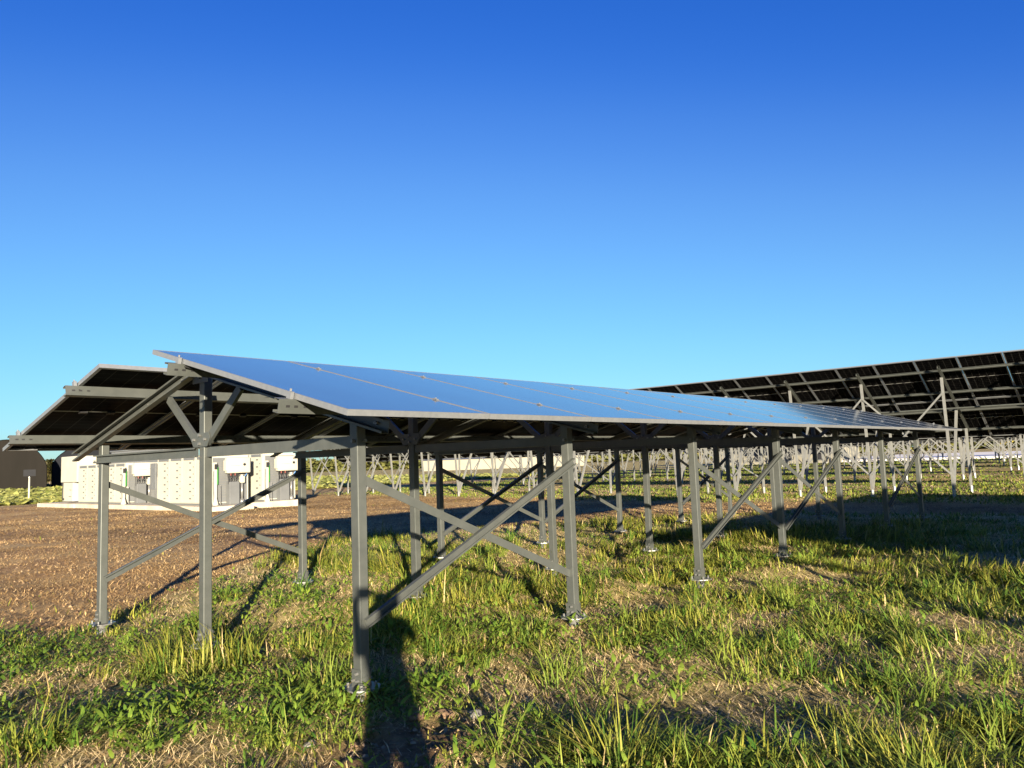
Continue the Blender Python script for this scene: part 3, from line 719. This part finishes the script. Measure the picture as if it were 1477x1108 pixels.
# power conversion unit at the far left end of the pads
r0 = empty('power_unit', (12.0, 35.15, .155), 'white two part power unit with blue label at the left cabinet end', 'power unit')
MB().box((0, 0, 1.0), (.9, 2.05, 2.28), 0, .03).build('upper_housing', CREAM, r0); MB().box((.05, .62, 0.06), (.8, 1.95, .98), 0, .02).build('lower_housing', CREAM, r0)
MB().box((.3, .06, 0), (.85, .6, .98), 0, .01).build('side_box', GREYP, r0); MB().box((.285, .12, .55), (.30, .55, .92)).build('label_plate', BLUE, r0)
MB().path([(.02, 1.8, 1.0), (.01, 1.82, .5), (.02, 1.8, .1)], .02).box((-.01, 1.68, .12), (.05, 1.8, .22)).build('cable', DARK, r0)
MB().box((-.012, .75, .3), (.05, 1.0, .32)).box((-.012, .75, .62), (.05, .95, .64)).build('handle', MARK, r0)
g0 = empty('grey_panel', (12.1, 27.05, .15), 'plain grey upright panel between the left inverter and the middle cabinet', 'panel')
MB().box((.0, 0, .62), (.06, .5, 1.72), 0, .01).build('sheet', SHEETM, g0); MB().box((.0, .03, 0), (.04, .07, .62)).build('leg', GALV, g0); MB().box((0, .43, 0), (.04, .47, .62)).build('leg', GALV, g0)

# ------------------------------------------------------------------ barns, post, far buildings
def siding(name, c0, c1, pitch):
    m, t, p = mat(name)
    tc = nd(t, 'ShaderNodeTexCoord'); wv = nd(t, 'ShaderNodeTexWave', wave_type='BANDS', bands_direction='Y', wave_profile='SIN'); wv.inputs['Scale'].default_value = 1/pitch*.318
    t.links.new(tc.outputs['Object'], wv.inputs['Vector'])
    n = noise(t, .6, 4, .6, sc=(1, 1, .2))
    t.links.new(ramp(t, n, [(.3, c0), (.7, c1)]), p.inputs['Base Color']); p.inputs['Roughness'].default_value = .7; p.inputs['Specular IOR Level'].default_value = .06
    bump(t, p, wv.outputs['Fac'], .8, .05); return m
SID_A = siding('barn_siding_brown', (.008, .0072, .0062), (.0115, .010, .0088), .75); SID_B = siding('barn_siding_navy', (.006, .0068, .0095), (.009, .010, .014), .9)
def barn(az0, az1, dist, h_wall, h_top, depth, label, m, z0=-.2, win=None):
    a0, a1 = R(az0), R(az1)
    A = Vector((CAM[0]+dist*math.cos(a0), CAM[1]+dist*math.sin(a0), z0)); B = Vector((CAM[0]+dist*math.cos(a1), CAM[1]+dist*math.sin(a1), z0))
    root = empty('barn', (A+B)/2, label, 'barn', 'round roofed barns beyond the field')
    ex = (B-A); w = ex.length; ex.normalize(); ey = Vector((-ex.y, ex.x, 0))
    if ey.dot(Vector((1, 1, 0))) < 0: ey = -ey
    root.rotation_euler[2] = math.atan2(ex.y, ex.x); flip = 1 if Vector((-math.sin(root.rotation_euler[2]), math.cos(root.rotation_euler[2]), 0)).dot(ey) > 0 else -1
    n = 28; prof = [(-w/2, 0)] + [(-w/2*math.cos(math.pi*k/n), h_wall+(h_top-h_wall)*math.sin(math.pi*k/n)**1.3) for k in range(n+1)] + [(w/2, 0)]
    k = len(prof)
    MB().add([(u, 0, v) for u, v in prof]+[(u, flip*.15, v) for u, v in prof], [tuple(range(k)), tuple(range(2*k-1, k-1, -1))]+[(i, i+1, k+i+1, k+i) for i in range(k-1)]).build('gable_wall', m, root)
    pr = [(u*1.012, v*1.01) for u, v in prof]
    MB().add([(u, -flip*.12, v) for u, v in pr]+[(u, flip*depth, v) for u, v in pr], [(i, i+1, k+i+1, k+i) for i in range(k-1)]+[tuple(range(k, 2*k))]).build('roof', m, root)
    if win:
        u, v, ww, hh = win
        f = MB().box((u, -flip*.10-.03, v), (u+ww, -flip*.10+.03, v+hh)).build('window', DARK, root)
        MB().box((u+.15, -flip*.10-.06, v+.12), (u+ww*.46, -flip*.10+.06, v+hh-.12)).box((u+ww*.54, -flip*.10-.06, v+.12), (u+ww-.15, -flip*.10+.06, v+hh-.12)).build('pane', plain('window_pane', (.06, .065, .07), .2), f)
    return root
barn(71.36, 75.6, 104, 2.75, 5.95, 22, 'brown round roofed barn at the far left behind the white fence post', SID_A, -.2, win=None)
barn(64.9, 71.06, 108, 3.0, 6.0, 24, 'dark navy round roofed barn behind the white cabinets', SID_B, -.2)
p0 = empty('fence_post', (14.7, 50.1, -.14), 'slim white fence post standing in the crop field by the barn', 'fence post')
MB().tube((0, 0, -.3), (0, 0, 1.62), .055, .05, n=10).build('pole', CREAM, p0, True); MB().tube((0, 0, 1.62), (0, 0, 1.66), .062, n=10).build('cap', GALV, p0)
MB().box((-.35, -.03, 1.70), (.35, .0, 2.12)).box((-.03, -.02, 1.64), (.03, .02, 1.72)).build('sign_plate', DARK, p0)

WALLM = plain('pale_farm_wall', (.17, .16, .125), .7, 0, .1, .5)
def shed(x, y, lx, ly, h, label, doors=3, rot=0):
    root = empty('farm_building', (x, y, -.3), label, 'building', 'pale buildings beyond the arrays'); root.rotation_euler[2] = rot
    MB().box((0, 0, 0), (lx, ly, h)).build('wall', WALLM, root)
    MB().add([(-.3, -.3, h), (lx+.3, -.3, h), (lx+.3, ly+.3, h), (-.3, ly+.3, h), (-.3, ly/2, h+1.0), (lx+.3, ly/2, h+1.0)] if lx > ly else
             [(-.3, -.3, h), (-.3, ly+.3, h), (lx+.3, ly+.3, h), (lx+.3, -.3, h), (lx/2, -.3, h+1.0), (lx/2, ly+.3, h+1.0)], [(0,1,5,4), (2,3,4,5), (0,4,3), (1,2,5), (3,2,1,0)]).build('roof', GREYP, root)
    for k in range(doors):
        yy = ly*(k+.5)/doors
        w = MB().box((-.05, yy-.5, .5), (.02, yy+.5, h-.5)).build('window', GREYP, root)
        MB().box((-.07, yy-.4, .6), (-.05, yy+.4, h-.6)).build('pane', DARK, w)
    return root
shed(92, 26, 9, 15, 3.3, 'white farm building with dark upright windows, seen between the far posts', 4)
shed(139, 96, 9, 36, 2.5, 'long cream farm building beyond the crop field, seen between far posts', 0, R(38))
sh = empty('plastic_sheet', (118, 14, -.15), 'long white plastic sheet lying on the field at the far right', 'sheet')
SHEET = plain('white_sheet', (.62, .58, .52), .5, 0, .06, .4)
mb = MB(); nxs = 14
for k in range(nxs):
    x0 = -24+k*3.4; prof = [(0, 0), (.3, .26), (1.5, .36), (2.8, .26), (3.2, 0)]
    P = [(x0+u, -24, v) for u, v in prof]+[(x0+u, 18, v) for u, v in prof]
    mb.add(P, [(i, i+1, 6+i, 5+i) for i in range(4)]+[(0,1,2,3,4), (9,8,7,6,5)])
mb.build('sheet_rows', SHEET, sh)

# far trees: trunk and a crown made of many leaf faces
BARK = plain('bark', (.10, .075, .05), .9)
def tree(x, y, h, w, label, c0, c1):
    root = empty('tree', (x, y, -.2), label, 'tree', 'far trees along the horizon')
    MB().tube((0, 0, 0), (.1, .05, h*.5), .18, .10, n=7).tube((.1, .05, h*.45), (w*.25, .1, h*.75), .09, .03, n=5).tube((.1, .05, h*.4), (-w*.25, -.2, h*.7), .08, .03, n=5).build('trunk', BARK, root)
    n = 900; u = RNG.normal(0, 1, (n, 3)); u /= np.linalg.norm(u, axis=1)[:, None]
    rad = .55+.45*RNG.random(n)**.5; lump = .75+.5*fbm(u[:, 0]*2+x, u[:, 1]*2+u[:, 2]*1.7+y, 6, 3)
    px, py, pz = u[:, 0]*rad*lump*w*.5, u[:, 1]*rad*lump*w*.5, h*.62+u[:, 2]*rad*lump*h*.38
    hh = .45+.4*RNG.random(n)
    o = ribbons('crown', px, py, pz-hh*.3, hh, hh*.8, RNG.random(n)*6.28, RNG.random(n)*1.4, RNG.random(n)*.5, mixc(c0, c1, RNG.random(n)), LEAF, (0, .3, .7, 1), (.4, 1, .9, 0))
    o.parent = root
GR = ((.04, .07, .02), (.12, .15, .04)); YE_ = ((.16, .14, .03), (.42, .36, .09))
for k, (az, d_, h, w, kk) in enumerate([(9.0, 210, 7, 8, 1), (11.2, 215, 8, 9, 0), (12.6, 205, 7.5, 8, 1), (14.6, 220, 6.5, 8, 0), (17.5, 230, 8, 10, 0), (20.8, 235, 7, 9, 1), (24, 240, 8, 9, 0), (27.5, 235, 7, 9, 1),
                                         (31, 240, 8, 10, 0), (71.2, 150, 4.4, 2.4, 1), (59, 210, 6, 9, 0), (61.5, 215, 7, 9, 1)]):
    a = R(az); c = (YE_ if kk else GR)
    lab = ['green leafy tree far beyond the arrays', 'yellow green tree far beyond the arrays'][kk]
    place = ['at the right edge', 'second from the right edge', 'third from the right edge', 'above the white sheet', 'behind the white building', 'left of the white building', 'behind the middle rows', 'right of the cream building',
             'behind the cream building', '', 'right of the navy barn', 'farther right of the navy barn'][k]
    if k == 9: lab, place = 'reddish green tree standing between the two barns', ''; c = ((.02, .028, .01), (.09, .07, .025))
    tree(CAM[0]+d_*math.cos(a), CAM[1]+d_*math.sin(a), h, w, (lab+' '+place).strip(), *c)

# ------------------------------------------------------------------ small things near the camera
def at_ground(px, py):
    d = f_ + r_*((px-738.5)/1135.65) - u_*((py-554)/1135.65); t = (-.10-cam_loc.z)/d.z; P = cam_loc+d*t; return P.x, P.y
for px, py, s, lab, m in ((686, 1040, .05, 'pale grey stone on the bare soil right of the near post', STONE), (447, 1076, .04, 'round brownish stone in the grass left of the near post', STONE),
                          (640, 1030, .07, 'largest brown soil clod on the bare patch', CLOD), (600, 1040, .05, 'brown soil clod nearest the post foot', CLOD), (720, 1075, .06, 'brown soil clod at the edge of the dry grass', CLOD)):
    X, Y = at_ground(px, py); stone(X, Y, s, lab, m)

# the photographer, whose shadow falls beside the near post
def person():
    back = Vector((-f_.x, -f_.y, 0)).normalized(); side = Vector((r_.x, r_.y, 0)).normalized()
    base = Vector((cam_loc.x, cam_loc.y, 0)) + back*.42 + side*.20
    z0 = float(gz(base.x, base.y))
    root = empty('person', (base.x, base.y, z0), 'person standing behind the camera whose shadow falls beside the near post', 'person')
    def W_(s, b, z): return side*s + back*b + Vector((0, 0, z))
    ph = Vector(cam_loc)+Vector((back.x, back.y, 0))*.035 - Vector((base.x, base.y, z0))
    J = {}
    def add(n, p, r): J[n] = (Vector(p), r)
    add('pelvis', W_(0, 0, .88), .135); add('waist', W_(0, .01, 1.02), .125); add('chest', W_(0, .0, 1.22), .14); add('neck', W_(0, -.01, 1.38), .06); add('head', W_(0, -.04, 1.50), .088); add('crown', W_(0, -.03, 1.60), .07)
    for s, nme in ((-1, 'l'), (1, 'r')):
        add('hip'+nme, W_(s*.10, 0, .83), .095); add('knee'+nme, W_(s*.13, -.02, .46), .062); add('ankle'+nme, W_(s*.15, .02, .09), .042); add('toe'+nme, W_(s*.17, -.14, .045), .035)
        add('sho'+nme, W_(s*.17, 0, 1.32), .058); add('elb'+nme, W_(s*.22, -.16, 1.17), .042)
        hand = ph+side*s*.075+Vector((0, 0, -.02)); add('wri'+nme, hand+back*.08+Vector((0, 0, -.06)), .027); add('hand'+nme, hand+back*.02, .026)
    names = list(J); E = [('pelvis','waist'),('waist','chest'),('chest','neck'),('neck','head'),('head','crown')]
    for q in 'lr': E += [('pelvis','hip'+q),('hip'+q,'knee'+q),('knee'+q,'ankle'+q),('ankle'+q,'toe'+q),('chest','sho'+q),('sho'+q,'elb'+q),('elb'+q,'wri'+q),('wri'+q,'hand'+q)]
    me = bpy.data.meshes.new('body'); me.from_pydata([J[k][0] for k in names], [(names.index(a), names.index(b)) for a, b in E], [])
    o = bpy.data.objects.new('body', me); COL.objects.link(o)
    sk = o.modifiers.new('skin', 'SKIN'); me.skin_vertices.new() if not me.skin_vertices else None
    for k, nme in enumerate(names): me.skin_vertices[0].data[k].radius = (J[nme][1],)*2
    me.skin_vertices[0].data[0].use_root = True
    ss = o.modifiers.new('sub', 'SUBSURF'); ss.levels = 2; ss.render_levels = 2
    me.materials.append(plain('dark_clothes', (.03, .035, .05), .8)); o.parent = root
    ph_o = MB().box((-.075, -.005, -.037), (.075, .005, .037), 0, .004).build('phone', DARK)
    ph_o.rotation_euler[2] = math.atan2(side.y, side.x); ph_o.location = Vector(cam_loc)+back*.05
    tag(ph_o, 'dark phone held up in both hands', 'phone')
person()
